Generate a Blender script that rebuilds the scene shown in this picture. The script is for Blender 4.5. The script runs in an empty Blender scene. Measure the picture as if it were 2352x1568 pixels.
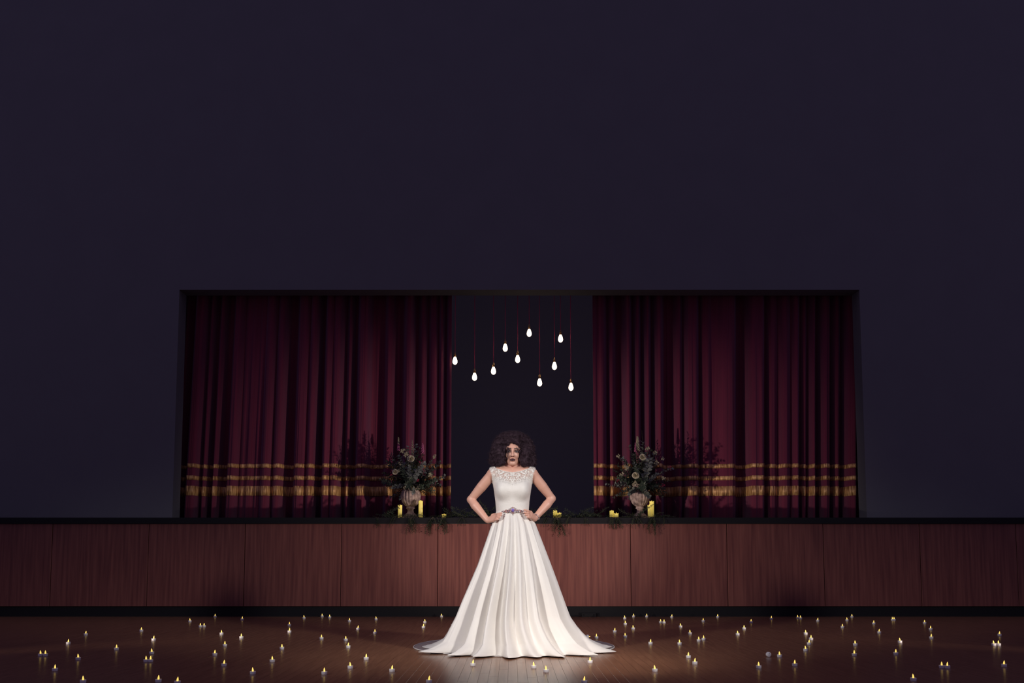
import bpy, math, random
import numpy as np
from mathutils import Vector, Matrix, Quaternion
random.seed(7); np.random.seed(7)
PI = math.pi
scene = bpy.context.scene
C = scene.collection

# ---------------------------------------------------------------- camera
F = 35.0 / 36.0 * 2352.0; TILT = math.radians(5.34); CAMZ = 0.76; PPX, PPY = 1176.0, 1066.0
cd = bpy.data.cameras.new('camera'); cam = bpy.data.objects.new('camera', cd); C.objects.link(cam)
cd.lens = 35.0; cd.sensor_width = 36.0; cd.shift_y = (PPY - 784.0) / 2352.0
cam.location = (0, 0, CAMZ); cam.rotation_euler = (PI / 2 + TILT, 0, 0)
cd.clip_end = 200
scene.camera = cam

def ray(px, py):
    xc = (px - PPX) / F; yc = (PPY - py) / F
    return Vector((xc, math.cos(TILT) - yc * math.sin(TILT), math.sin(TILT) + yc * math.cos(TILT)))
def AT(px, py, Y):                       # point of that direction at depth Y
    d = ray(px, py); return Vector((0, 0, CAMZ)) + d * (Y / d.y)
def GR(px, py, z=0.0):                   # point of that direction on the level z
    d = ray(px, py); return Vector((0, 0, CAMZ)) + d * ((z - CAMZ) / d.z)

# ---------------------------------------------------------------- world, lights, exposure
w = bpy.data.worlds.new('world'); scene.world = w; w.use_nodes = True
bg = w.node_tree.nodes['Background']; bg.inputs[0].default_value = (0.100, 0.080, 0.158, 1); bg.inputs[1].default_value = 1.0
vs = scene.view_settings
vs.view_transform = 'Standard'; vs.look = 'None'; vs.exposure = 0.0; vs.gamma = 1.0; vs.use_curve_mapping = False

def spot(name, loc, aim, power, angle, blend, radius, col):
    l = bpy.data.lights.new(name, 'SPOT'); l.energy = power; l.spot_size = math.radians(angle); l.spot_blend = blend
    l.shadow_soft_size = radius; l.color = col
    o = bpy.data.objects.new(name, l); C.objects.link(o); o.location = loc
    o.rotation_euler = (Vector(aim) - Vector(loc)).to_track_quat('-Z', 'Y').to_euler()
    return o
WARM = (1.0, 0.96, 0.92)
spot('key_spot_left', (-4.6, 2.4, 3.6), (0.05, 8.2, 0.75), 1380, 31, 1.0, 0.30, WARM)
spot('key_spot_right', (4.6, 2.4, 3.6), (-0.05, 8.2, 0.75), 1380, 31, 1.0, 0.30, WARM)
spot('floor_spot', (0.9, 3.6, 5.2), (0.55, 7.35, 0.0), 700, 17, 1.0, 0.2, (1.0, 0.88, 0.76))
spot('stage_spot_left', (-6.1, 6.2, 0.15), (1.25, 13.6, 1.45), 1620, 25.5, 1.0, 0.10, (1.0, 0.83, 0.74))
spot('stage_spot_right', (6.3, 6.2, 0.15), (-0.85, 13.6, 1.45), 1620, 25.5, 1.0, 0.10, (1.0, 0.83, 0.74))

# ---------------------------------------------------------------- materials
def mat(name, col, rough=0.6, metal=0.0, spec=0.5, **kw):
    m = bpy.data.materials.new(name); m.use_nodes = True
    b = m.node_tree.nodes['Principled BSDF']
    b.inputs['Base Color'].default_value = (*col, 1); b.inputs['Roughness'].default_value = rough
    b.inputs['Metallic'].default_value = metal; b.inputs['Specular IOR Level'].default_value = spec
    for k, v in kw.items():
        b.inputs[k.replace('_', ' ')].default_value = v
    return m
def N(m, t, **kw):
    n = m.node_tree.nodes.new(t)
    for k, v in kw.items(): setattr(n, k, v)
    return n
def LK(m, a, b): m.node_tree.links.new(a, b)
def noise_col(m, c1, c2, scale=(1, 1, 1), nscale=5.0, detail=4.0, lo=0.3, hi=0.7, coord='Object', bump=0.0, rnd=0.0):
    b = m.node_tree.nodes['Principled BSDF']
    tc = N(m, 'ShaderNodeTexCoord'); mp = N(m, 'ShaderNodeMapping'); mp.inputs['Scale'].default_value = scale
    LK(m, tc.outputs[coord], mp.inputs['Vector'])
    src = mp.outputs['Vector']
    if rnd:
        oi = N(m, 'ShaderNodeObjectInfo'); mul = N(m, 'ShaderNodeMath', operation='MULTIPLY'); mul.inputs[1].default_value = rnd
        LK(m, oi.outputs['Random'], mul.inputs[0])
        add = N(m, 'ShaderNodeVectorMath', operation='ADD'); LK(m, src, add.inputs[0]); LK(m, mul.outputs[0], add.inputs[1]); src = add.outputs[0]
    nz = N(m, 'ShaderNodeTexNoise'); nz.inputs['Scale'].default_value = nscale; nz.inputs['Detail'].default_value = detail
    LK(m, src, nz.inputs['Vector'])
    r = N(m, 'ShaderNodeValToRGB'); r.color_ramp.elements[0].position = lo; r.color_ramp.elements[1].position = hi
    r.color_ramp.elements[0].color = (*c1, 1); r.color_ramp.elements[1].color = (*c2, 1)
    LK(m, nz.outputs['Fac'], r.inputs['Fac']); LK(m, r.outputs['Color'], b.inputs['Base Color'])
    if bump:
        bp = N(m, 'ShaderNodeBump'); bp.inputs['Strength'].default_value = bump; bp.inputs['Distance'].default_value = 0.01
        LK(m, nz.outputs['Fac'], bp.inputs['Height']); LK(m, bp.outputs['Normal'], b.inputs['Normal'])
    return m
def emis(m, col, strength):
    b = m.node_tree.nodes['Principled BSDF']
    b.inputs['Emission Color'].default_value = (*col, 1); b.inputs['Emission Strength'].default_value = strength
    return m

M = {}
M['wall'] = noise_col(mat('plaster', (0.3, 0.3, 0.3), 0.85), (0.130, 0.130, 0.142), (0.138, 0.138, 0.150), nscale=2.0)
M['plank'] = noise_col(mat('floor_wood', (0.2, 0.1, 0.06), 0.28, spec=0.22), (0.18, 0.084, 0.046), (0.27, 0.130, 0.072), scale=(30, 1.5, 30), nscale=1.6, rnd=40.0)
M['groove'] = mat('groove_dirt', (0.05, 0.03, 0.02), 0.8)
M['panel'] = noise_col(mat('panel_wood', (0.2, 0.07, 0.05), 0.5, spec=0.4), (0.125, 0.036, 0.030), (0.215, 0.072, 0.054), scale=(14, 14, 0.6), nscale=2.2, detail=6.0, lo=0.32, hi=0.68, rnd=30.0)
M['black'] = mat('black_paint', (0.014, 0.014, 0.016), 0.7, spec=0.12)
M['deck'] = noise_col(mat('deck_paint', (0.15, 0.15, 0.15), 0.7), (0.03, 0.03, 0.03), (0.04, 0.04, 0.04), nscale=6)
M['drape_dark'] = mat('dark_drape', (0.32, 0.32, 0.36), 0.95)
M['velvet'] = noise_col(mat('red_velvet', (0.16, 0.012, 0.03), 0.8, spec=0.3), (0.125, 0.007, 0.028), (0.165, 0.010, 0.035), scale=(6, 6, 0.4), nscale=3.0)
vb = M['velvet'].node_tree.nodes['Principled BSDF']; vb.inputs['Sheen Weight'].default_value = 0.20; vb.inputs['Sheen Tint'].default_value = (0.7, 0.7, 1.0, 1); vb.inputs['Sheen Roughness'].default_value = 0.7
M['gold'] = noise_col(mat('gold_braid', (0.7, 0.42, 0.15), 0.45, 0.15), (0.30, 0.13, 0.04), (1.0, 0.60, 0.24), scale=(1, 1, 0.10), nscale=70, detail=3.0, lo=0.38, hi=0.62, bump=0.6)
M['glass_lit'] = emis(mat('lit_bulb', (1, 0.9, 0.75), 0.3), (1.0, 0.80, 0.55), 5.0)
M['brass'] = mat('brass', (0.75, 0.45, 0.18), 0.3, 1.0)
M['cord'] = mat('red_cord', (0.45, 0.03, 0.09), 0.7)
M['plastic'] = mat('white_plastic', (0.88, 0.86, 0.84), 0.35)
M['flame'] = emis(mat('led_flame', (0.9, 0.7, 0.2), 0.4), (1.0, 0.66, 0.14), 1.15)
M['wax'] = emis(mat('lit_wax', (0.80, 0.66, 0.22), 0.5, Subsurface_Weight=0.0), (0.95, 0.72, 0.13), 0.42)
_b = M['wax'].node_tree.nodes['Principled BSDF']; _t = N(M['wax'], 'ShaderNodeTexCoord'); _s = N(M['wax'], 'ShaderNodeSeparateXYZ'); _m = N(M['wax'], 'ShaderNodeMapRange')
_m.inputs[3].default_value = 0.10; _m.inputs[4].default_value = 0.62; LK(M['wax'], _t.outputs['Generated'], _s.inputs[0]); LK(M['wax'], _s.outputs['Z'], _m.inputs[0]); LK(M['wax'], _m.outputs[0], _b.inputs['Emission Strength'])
M['wick'] = mat('wick', (0.05, 0.04, 0.03), 0.9)
M['stone'] = noise_col(mat('urn_stone', (0.4, 0.33, 0.28), 0.85), (0.26, 0.18, 0.16), (0.68, 0.52, 0.45), nscale=22, detail=5, lo=0.35, hi=0.62, bump=0.5)
M['leaf'] = noise_col(mat('dark_leaf', (0.04, 0.06, 0.03), 0.5), (0.020, 0.036, 0.024), (0.060, 0.085, 0.045), nscale=9, rnd=20)
M['euca'] = noise_col(mat('eucalyptus_leaf', (0.1, 0.12, 0.12), 0.6), (0.06, 0.075, 0.065), (0.24, 0.26, 0.23), nscale=9, rnd=20)
M['stem'] = mat('stem', (0.07, 0.06, 0.035), 0.7)
M['rose'] = mat('cream_petal', (0.62, 0.57, 0.38), 0.6)
M['spray'] = noise_col(mat('cream_blossom', (0.5, 0.45, 0.3), 0.6), (0.24, 0.22, 0.12), (0.52, 0.46, 0.30), nscale=40)
M['pink'] = mat('pink_blossom', (0.48, 0.12, 0.24), 0.6)
M['red'] = mat('crimson_blossom', (0.25, 0.01, 0.04), 0.6)
M['skin'] = mat('skin', (0.6, 0.36, 0.27), 0.45)
M['eye'] = mat('eye_white', (0.26, 0.23, 0.22), 0.15)
M['iris'] = mat('iris', (0.02, 0.012, 0.01), 0.15)
M['hair'] = mat('dark_hair', (0.046, 0.025, 0.036), 0.75, spec=0.25)
M['satin'] = mat('ivory_satin', (0.80, 0.765, 0.71), 0.46, spec=0.45)
M['crystal'] = mat('clear_crystal', (0.75, 0.66, 0.64), 0.12, 0.55)
M['crystal_pink'] = mat('rose_crystal', (0.65, 0.36, 0.32), 0.15, 0.5)
M['crystal_violet'] = mat('violet_crystal', (0.28, 0.20, 0.62), 0.12, 0.4)
M['silver'] = mat('silver', (0.8, 0.78, 0.78), 0.2, 1.0)

# ---------------------------------------------------------------- mesh helpers
class MB:
    def __init__(s): s.v = []; s.f = []
    def add(s, v, f):
        o = len(s.v); s.v += [tuple(p) for p in v]; s.f += [tuple(i + o for i in q) for q in f]
    def box(s, lo, hi):
        x0, y0, z0 = lo; x1, y1, z1 = hi
        s.add([(x0,y0,z0),(x1,y0,z0),(x1,y1,z0),(x0,y1,z0),(x0,y0,z1),(x1,y0,z1),(x1,y1,z1),(x0,y1,z1)],
              [(3,2,1,0),(4,5,6,7),(0,1,5,4),(1,2,6,5),(2,3,7,6),(3,0,4,7)])
    def lathe(s, prof, n=20, center=(0,0,0), flute=None, axis=None):
        v = []; cx, cy, cz = center
        for k, (r, z) in enumerate(prof):
            for i in range(n):
                a = 2*PI*i/n; rr = r * (flute(a, k) if flute else 1.0)
                v.append((cx + rr*math.cos(a), cy + rr*math.sin(a), cz + z))
        f = []
        for k in range(len(prof)-1):
            for i in range(n):
                j = (i+1) % n; f.append((k*n+i, k*n+j, (k+1)*n+j, (k+1)*n+i))
        if prof[0][0] > 1e-4: f.append(tuple(range(n-1, -1, -1)))
        if prof[-1][0] > 1e-4: f.append(tuple((len(prof)-1)*n + i for i in range(n)))
        s.add(v, f)
    def tube(s, pts, rad, n=6):
        pts = [Vector(p) for p in pts]; m = len(pts)
        if not hasattr(rad, '__len__'): rad = [rad]*m
        v = []; ref = None
        for k in range(m):
            t = (pts[min(k+1, m-1)] - pts[max(k-1, 0)])
            if t.length < 1e-9: t = Vector((0,0,1))
            t.normalize()
            if ref is None: ref = t.orthogonal()
            u = ref - t*ref.dot(t)
            if u.length < 1e-6: u = t.orthogonal()
            u.normalize(); ref = u; q = t.cross(u)
            for i in range(n):
                a = 2*PI*i/n; v.append(pts[k] + (u*math.cos(a) + q*math.sin(a))*rad[k])
        f = []
        for k in range(m-1):
            for i in range(n):
                j = (i+1) % n; f.append((k*n+i, k*n+j, (k+1)*n+j, (k+1)*n+i))
        f.append(tuple(range(n-1, -1, -1))); f.append(tuple((m-1)*n+i for i in range(n)))
        s.add(v, f)
    def ell(s, c, r, nu=10, nv=6, rot=None):
        v = []; c = Vector(c)
        for k in range(nv+1):
            p = PI*k/nv
            for i in range(nu):
                a = 2*PI*i/nu
                q = Vector((r[0]*math.sin(p)*math.cos(a), r[1]*math.sin(p)*math.sin(a), r[2]*math.cos(p)))
                if rot is not None: q = rot @ q
                v.append(c+q)
        f = [(k*nu+i, (k+1)*nu+i, (k+1)*nu+(i+1) % nu, k*nu+(i+1) % nu) for k in range(nv) for i in range(nu)]
        s.add(v, f)
    def leaf(s, b, d, n, L, W, curl=0.15):
        b = Vector(b); d = Vector(d).normalized(); n = Vector(n); n = (n - d*n.dot(d))
        if n.length < 1e-5: n = d.orthogonal()
        n.normalize(); q = d.cross(n)
        P = lambda t, u, h: b + d*(L*t) + q*(W*u) + n*(L*h)
        s.add([P(0,0,0), P(.35,-.5,.05), P(.35,0,-.02), P(.35,.5,.05), P(.72,-.36,.02-curl*.5), P(.72,0,-.04-curl*.5), P(.72,.36,.02-curl*.5), P(1,0,-curl)],
              [(0,1,2),(0,2,3),(1,4,5,2),(2,5,6,3),(4,7,5),(5,7,6)])
    def mesh(s, name, m, smooth=True):
        me = bpy.data.meshes.new(name); me.from_pydata(s.v, [], s.f); me.update()
        if smooth: me.polygons.foreach_set('use_smooth', [True]*len(me.polygons))
        for x in (m if isinstance(m, (list, tuple)) else [m]): me.materials.append(x)
        return me
    def build(s, name, m, parent=None, smooth=True, loc=None):
        return link(name, s.mesh(name, m, smooth), parent, loc)
def link(name, me, parent=None, loc=None):
    o = bpy.data.objects.new(name, me); C.objects.link(o)
    if parent is not None: o.parent = parent
    if loc is not None: o.location = loc
    return o
def tag(o, label=None, cat=None, group=None, kind=None):
    if label: o['label'] = label
    if cat: o['category'] = cat
    if group: o['group'] = group
    if kind: o['kind'] = kind
    return o
def thing(name, label, cat, loc=(0,0,0), group=None):
    o = bpy.data.objects.new(name, None); C.objects.link(o); o.location = loc; o.empty_display_size = 0.1
    return tag(o, label, cat, group)
def np_mesh(name, V, Fc, m, parent=None, smooth=True):
    me = bpy.data.meshes.new(name)
    V = np.ascontiguousarray(V, dtype=np.float32); Fc = np.ascontiguousarray(Fc, dtype=np.int32); k = Fc.shape[1]
    me.vertices.add(len(V)); me.vertices.foreach_set('co', V.ravel())
    me.loops.add(Fc.size); me.loops.foreach_set('vertex_index', Fc.ravel())
    me.polygons.add(len(Fc)); me.polygons.foreach_set('loop_start', np.arange(0, Fc.size, k, dtype=np.int32))
    me.polygons.foreach_set('loop_total', np.full(len(Fc), k, dtype=np.int32))
    me.update(calc_edges=True); me.validate()
    if smooth: me.polygons.foreach_set('use_smooth', np.ones(len(me.polygons), dtype=bool))
    me.materials.append(m)
    return link(name, me, parent)

# ---------------------------------------------------------------- the setting
YS = GR(1200, 1416).y                     # foot of the stage front
YC = YS + 1.0                             # curtains
PTZ = AT(1200, 1202, YS).z                # top of its front panels
STZ = AT(1200, 1189, YS).z                # stage height
HW = 11.0
floor = thing('floor', None, None); floor['kind'] = 'structure'
m = MB(); m.box((-HW, -1.5, -0.06), (HW, YS + 0.1, -0.003)); m.build('subfloor', M['groove'], floor, False)
PW = 0.062
near = []; rest = MB()
x = -HW; pm_cache = {}
row = 0
while x < HW:
    off = (row * 0.637) % 1.3; y = -1.5 - off; row += 1
    while y < YS + 0.08:
        L = 1.3 + 0.3*(((row*7 + int(y*3)) % 5) - 2)/2
        y0, y1 = max(y, -1.5), min(y + L, YS + 0.1)
        if y1 - y0 > 0.02: near.append((x, y0, y1))
        y += L
    x += PW
def plank_rank(p):
    x0, y0, y1 = p; yc = (max(y0, 6.95) + y1)/2
    if y1 < 6.95: return 1e9
    return math.hypot(abs(x0 + PW/2) * 0.62, (yc - 7.4)*0.8)
near.sort(key=plank_rank)
def plank_mesh(mb, x0, y0, y1):
    g = 0.0005; b = 0.0006; z = 0.0
    a0, a1, c0, c1 = x0 + g, x0 + PW - g, y0 + g, y1 - g
    mb.add([(a0,c0,-0.012),(a1,c0,-0.012),(a1,c1,-0.012),(a0,c1,-0.012),(a0,c0,z-b),(a1,c0,z-b),(a1,c1,z-b),(a0,c1,z-b),
            (a0+b,c0+b,z),(a1-b,c0+b,z),(a1-b,c1-b,z),(a0+b,c1-b,z)],
           [(0,1,5,4),(1,2,6,5),(2,3,7,6),(3,0,4,7),(4,5,9,8),(5,6,10,9),(6,7,11,10),(7,4,8,11),(8,9,10,11)])
for k, (x0, y0, y1) in enumerate(near):
    if k < 290:
        L = round(y1 - y0, 3)
        if L not in pm_cache:
            t = MB(); plank_mesh(t, 0, 0, L); pm_cache[L] = t.mesh('plank', M['plank'], False)
        link('plank', pm_cache[L], floor, (x0, y0, 0))
    else: plank_mesh(rest, x0, y0, y1)
r = rest.build('planks', M['plank'], floor, False); r['kind'] = 'stuff'

# proscenium wall with its opening, and the dark back of the stage
OX0, OX1 = AT(410, 1000, YC - 0.3).x, AT(1976, 1000, YC - 0.3).x
OZ = AT(1176, 672, YC - 0.3).z  # opening cut low: wall tone stands in for shade on the curtain tops
m = MB(); m.box((-HW, YC - 0.45, STZ + 0.001), (OX0, YC - 0.15, 11)); m.box((OX1, YC - 0.45, STZ + 0.001), (HW, YC - 0.15, 11)); m.box((OX0, YC - 0.45, OZ), (OX1, YC - 0.15, 11))
tag(m.build('wall_back', M['wall'], None, False), kind='structure')
m = MB(); m.box((-HW, YC + 3.4, 0), (HW, YC + 3.6, 9)); tag(m.build('wall_stage', M['drape_dark'], None, False), kind='structure')

# stage
stage = thing('stage', 'raised hall stage with a front of reddish-brown veneer panels and black plinth', 'stage', (0, YS, 0))
def sb(name, lo, hi, mt): m = MB(); m.box(lo, hi); return m.build(name, mt, stage, False)
zp0 = AT(1200, 1392, YS).z
sb('deck', (-HW, -0.015, PTZ - 0.004), (HW, 4.35, STZ), M['deck'])
sb('nosing', (-HW, -0.035, PTZ), (HW, -0.012, STZ + 0.003), M['black'])
sb('plinth', (-HW, 0.03, 0), (HW, 0.06, zp0), M['black'])
sb('backing', (-HW, 0.022, zp0 - 0.002), (HW, 0.05, PTZ - 0.004), M['black'])
jx = [AT(1005 + 222.0*k, 1300, YS).x for k in range(-5, 7)]
t = MB(); pw = jx[1] - jx[0] - 0.007; ph = PTZ - 0.004 - zp0; e = 0.003
t.add([(0,.02,0),(pw,.02,0),(pw,.02,ph),(0,.02,ph),(0,e,0),(pw,e,0),(pw,e,ph),(0,e,ph),(e,0,e),(pw-e,0,e),(pw-e,0,ph-e),(e,0,ph-e)],
      [(0,1,5,4),(1,2,6,5),(2,3,7,6),(3,0,4,7),(4,5,9,8),(5,6,10,9),(6,7,11,10),(7,4,8,11),(8,9,10,11)])
pme = t.mesh('wood_panel', M['panel'], False)
for k in range(len(jx)): link('wood_panel', pme, stage, (jx[k] + 0.0035, 0.003*(k % 2), zp0))
m = MB(); p = AT(1352, 1409, YS + 0.02)
m.box((-0.09, -0.05, 0), (0.09, 0.0, 0.05)); m.box((-0.06, -0.062, 0.012), (0.06, -0.05, 0.04)); m.tube([(-0.09, -0.03, 0.02), (-0.16, -0.035, 0.012), (-0.25, -0.02, 0.008), (-0.33, -0.01, 0.008)], 0.006, 6)
o = m.build('floor_socket', M['black'], None, False, (p.x, YS + 0.03, 0)); tag(o, 'small black socket box with a short cable at the foot of the stage plinth', 'socket box')

# ---------------------------------------------------------------- curtains
def curtain(px0, px1, front, label, lean):
    root = thing('stage_curtain', label, 'curtain', (0, YC, STZ), 'pair of red stage curtains')
    n = int((px1 - px0) / 1.4); pxs = np.linspace(px0, px1, n)
    d = np.full(n, 0.32)
    for a in front:
        dep = 0.11 if len(a) == 3 else 0.02
        d[(pxs >= a[0]) & (pxs <= a[1])] = dep
    ker = np.exp(-0.5*(np.arange(-9, 10)/2.6)**2); ker /= ker.sum()
    d = np.convolve(np.pad(d, 9, mode='edge'), ker, mode='valid')
    rng = np.random.RandomState(int(px0))
    fine = np.convolve(rng.randn(n+16), np.ones(7)/7, mode='same')[8:-8]*0.034 + np.convolve(rng.randn(n+16), np.ones(3)/3, mode='same')[8:-8]*0.003
    xs = np.array([AT(p, 1000, YC + 0.1).x for p in pxs])
    H = OZ + 0.5 - STZ
    cx = xs.mean()
    wav = np.convolve(rng.randn(n+60), np.ones(25)/25, mode='same')[30:-30]*0.012
    def surf(zrel, off):
        t = zrel/H
        xx = xs - lean*t*0.03*(xs - (xs[-1] if lean > 0 else xs[0]))
        yy = d*(1.0 - 0.35*t) + fine*(1-0.5*t) + off
        return xx, yy
    def grid(zs, off, wv, name, mt):
        V = []
        for z in zs:
            xx, yy = surf(z, off); V.append(np.stack([xx, yy, np.full(n, z) + wv], 1))
        V = np.concatenate(V); k = len(zs)
        i = np.arange(n-1); Fc = np.concatenate([np.stack([r*n+i, r*n+i+1, (r+1)*n+i+1, (r+1)*n+i], 1) for r in range(k-1)])
        o = np_mesh(name, V, Fc, mt, root)
        s = o.modifiers.new('thickness', 'SOLIDIFY'); s.thickness = 0.004; s.offset = 1.0
        return o
    grid([0.015, 0.3, 0.6, 0.95, 1.3, 1.8, 2.4, 3.0, 3.6, H], 0.0, wav*0, 'drape', M['velvet'])
    zz = lambda py: AT(1200, py, YC).z - STZ
    for a, b in ((1073, 1064), (1101, 1091.5), (1137, 1115)):
        grid([zz(a), zz(b)], -0.008, wav, 'gold_band', M['gold'])
    return root
curtain(360, 1037, [(366,376,1),(402,406,1),(427,455),(463,471),(487,497),(521,545),(548,598,1),(599,622),(626,646),(674,700),(703,722),(738,757),(760,778),(790,800,1),(816,843),(880,898,1),(926,945),(962,976,1),(985,1002,1),(1008,1018),(1027,1037)],
        'red velvet stage curtain with three gold bands behind the urn flanked by two candles', 1)
curtain(1362, 2030, [(2004,2014,1),(1362,1372),(1374,1392),(1400,1412,1),(1436,1450),(1458,1471),(1480,1493),(1504,1521),(1552,1566,1),(1572,1602),(1608,1650,1),(1650,1687),(1714,1752),(1758,1782,1),(1786,1811),(1813,1831),(1838,1850,1),(1857,1868),(1880,1902),(1910,1925,1),(1938,1960),(1980,1988,1)],
        'red velvet stage curtain with three gold bands behind the urn with paired tall candles', -1)

# ---------------------------------------------------------------- hanging bulbs
YB = YC - 0.05
BATZ = OZ + 0.35
m = MB(); m.tube([(AT(1030, 700, YB).x - 0.6, 0, 0), (AT(1320, 700, YB).x + 0.6, 0, 0)], 0.025, 10)
m.tube([(-0.8, 0, 0), (-0.8, 0, 3.0)], 0.008, 6); m.tube([(1.2, 0, 0), (1.2, 0, 3.0)], 0.008, 6)
tag(m.build('lighting_batten', M['black'], None, True, (0, YB, BATZ)), 'dark horizontal pipe from which the bulb cords hang', 'pipe')
bulbs = [(1045,837,808),(1090,874,846),(1133.5,860,831),(1160.5,807,780),(1189,833,806),(1215.5,773,746),(1239.5,887,859),(1273.5,849,821),(1287.5,786,759),(1311.5,897,869)]
prof = [(0.0,0.0),(0.010,0.002),(0.022,0.010),(0.031,0.024),(0.034,0.040),(0.032,0.058),(0.026,0.080),(0.019,0.098),(0.0145,0.110)]
t = MB(); t.lathe(prof, 20); bm_ = t.mesh('glass_bulb', M['glass_lit'])
t = MB(); t.lathe([(0.013,0.108),(0.0155,0.110),(0.0155,0.132),(0.019,0.134),(0.019,0.139),(0.014,0.142),(0.014,0.158),(0.009,0.163),(0.006,0.176),(0.0,0.178)], 16); so_ = t.mesh('socket', M['brass'])
blab = {0: 'lit pear-shaped filament bulb close to the curtain edge on a thin cord', 5: 'highest-hung lit filament bulb on a thin cord', 9: 'lowest-hung lit filament bulb on a thin red cord'}
for k, (px, yb, yt) in enumerate(bulbs):
    p = AT(px, yb, YB)
    b = thing('pendant_bulb', blab.get(k, 'lit pear-shaped filament bulb with brass socket on a thin red cord'), 'pendant lamp', p, 'bulbs hanging between the curtains')
    link('glass_bulb', bm_, b); link('socket', so_, b)
    H = BATZ - p.z
    t = MB(); t.tube([(0.002*math.sin(1.7*q + k), 0, 0.175 + (H - 0.175)*q/14) for q in range(15)], 0.0042, 5); t.build('cord', M['cord'], b)

# ---------------------------------------------------------------- tealights
tl = []
for ox, s, L in ((0,4.9,[(457,577),(512,577),(620,738),(770,447),(966,352),(881,617),(936,868),(1312,510),(1591,311),(1730,408),(1708,555),(1645,640),(1695,640),(1784,861),(1998,880),(2138,208),(2255,262),(2297,262)]),
    (470,4.9,[(118,157),(423,187),(191,343),(414,384),(228,470),(115,570),(219,686),(543,773),(762,641),(870,503),(954,250),(955,320),(1119,172),(1352,145),(1407,165),(1630,205),(1727,290),(1930,186),(1918,333),(1315,395),(1588,411),(1616,487),(1640,711),(1348,775),(1819,615),(2110,746)]),
    (930,4.9,[(272,867),(417,150),(225,217),(209,272),(540,250),(766,682),(1450,708),(1588,752),(2084,652),(2155,385),(2018,872)]),
    (1390,4.9,[(220,175),(312,150),(459,150),(226,236),(108,318),(315,287),(225,375),(624,217),(662,220),(750,162),(848,265),(954,340),(1103,206),(1266,160),(510,447),(838,452),(1054,418),(1108,403),(936,597),(1009,665),(558,745),(1491,350),(1563,286),(1642,216),(1870,180),(2167,170),(2199,175),(2256,342),(2316,400),(2294,452),(2255,522),(1962,588),(1727,708),(2133,685)]),
    (1850,4.685,[(132,193),(447,188),(500,152),(398,260),(735,222),(793,315),(936,183),(954,183),(1282,217),(1347,281),(1353,370),(1016,413),(535,442),(525,548),(972,537),(2087,342),(2025,442),(2077,442),(1466,675),(1526,678),(2136,662),(1160,808)])):
    for x, y in L: tl.append((ox + x/s, 1380 + y/s))
t = MB(); t.lathe([(0.0172,0.0),(0.0182,0.001),(0.0190,0.0185),(0.0186,0.0200),(0.0172,0.0200),(0.0165,0.0165),(0.0075,0.0158),(0.0065,0.0185),(0.0,0.0185)], 18); cup = t.mesh('cup', M['plastic'])
fl = []
for k in range(5):
    t = MB(); lx = (k - 2)*0.0016
    pr = [(0.0048,0.0165),(0.0056,0.021),(0.0058,0.026),(0.0050,0.032),(0.0034,0.038),(0.0016,0.0425),(0.0003,0.045)]
    v0 = len(t.v); t.lathe(pr, 10)
    t.v = [(vx + lx*max(0, (vz-0.02)/0.025)**1.4, vy, vz) for vx, vy, vz in t.v]
    fl.append(t.mesh('flame', M['flame']))
tpos = [GR(px, py, 0.029) for px, py in tl]
for k, (px, py) in enumerate(tl):
    p = tpos[k]
    dmin = min((p - q).length for q in tpos if q is not p); dtr = math.hypot(p.x, p.y - 8.4)
    if dmin < 0.13: lab, grp = 'white tealight with yellow flame standing in a close pair with another', 'paired tealights on the floor'
    elif YS - p.y < 0.8: lab, grp = 'white tealight with yellow flame standing by itself along the stage plinth', 'tealights along the stage plinth'
    elif dtr < 1.5: lab, grp = 'white tealight with yellow flame standing beside the hem of the gown', 'tealights round the gown'
    else: lab, grp = 'white tealight with yellow flame standing by itself on the open floor', 'tealights scattered over the open floor'
    if p.y > YS - 0.06: p.y = YS - 0.06
    o = thing('tealight', lab, 'tealight', (p.x, p.y, 0.0), grp)
    a = link('cup', cup, o); b = link('flame', fl[k % 5], o); o.rotation_euler = (0, 0, random.uniform(-0.5, 0.5))
p = GR(1766.7, 1508.5)
o = thing('tealight', 'unlit white tealight candle tipped on edge with its round base facing out', 'tealight', (p.x, p.y, 0.0), None)
a = link('cup', cup, o, (0, 0, 0.0189)); a.rotation_euler = (-PI/2, 0, 0.2)
t = MB(); t.lathe([(0.0, 0.0), (0.0030, 0.0), (0.0030, -0.0008), (0.0, -0.0008)], 10); a = t.build('switch', M['wick'], o, True, (0.001, -0.0002, 0.0265)); a.rotation_euler = (-PI/2, 0, 0.2)
p = GR(1346.5, 1466.5)
o = thing('tealight', 'white tealight candle lying on its side at the edge of the gown train', 'tealight', (p.x, p.y, 0.0), None)
a = link('cup', cup, o, (0, 0, 0.0186)); a.rotation_euler = (0.1, PI/2 - 0.05, 0.5)
a = link('flame', fl[2], o, (0, 0, 0.0186)); a.rotation_euler = (0.1, PI/2 - 0.05, 0.5)

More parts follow.
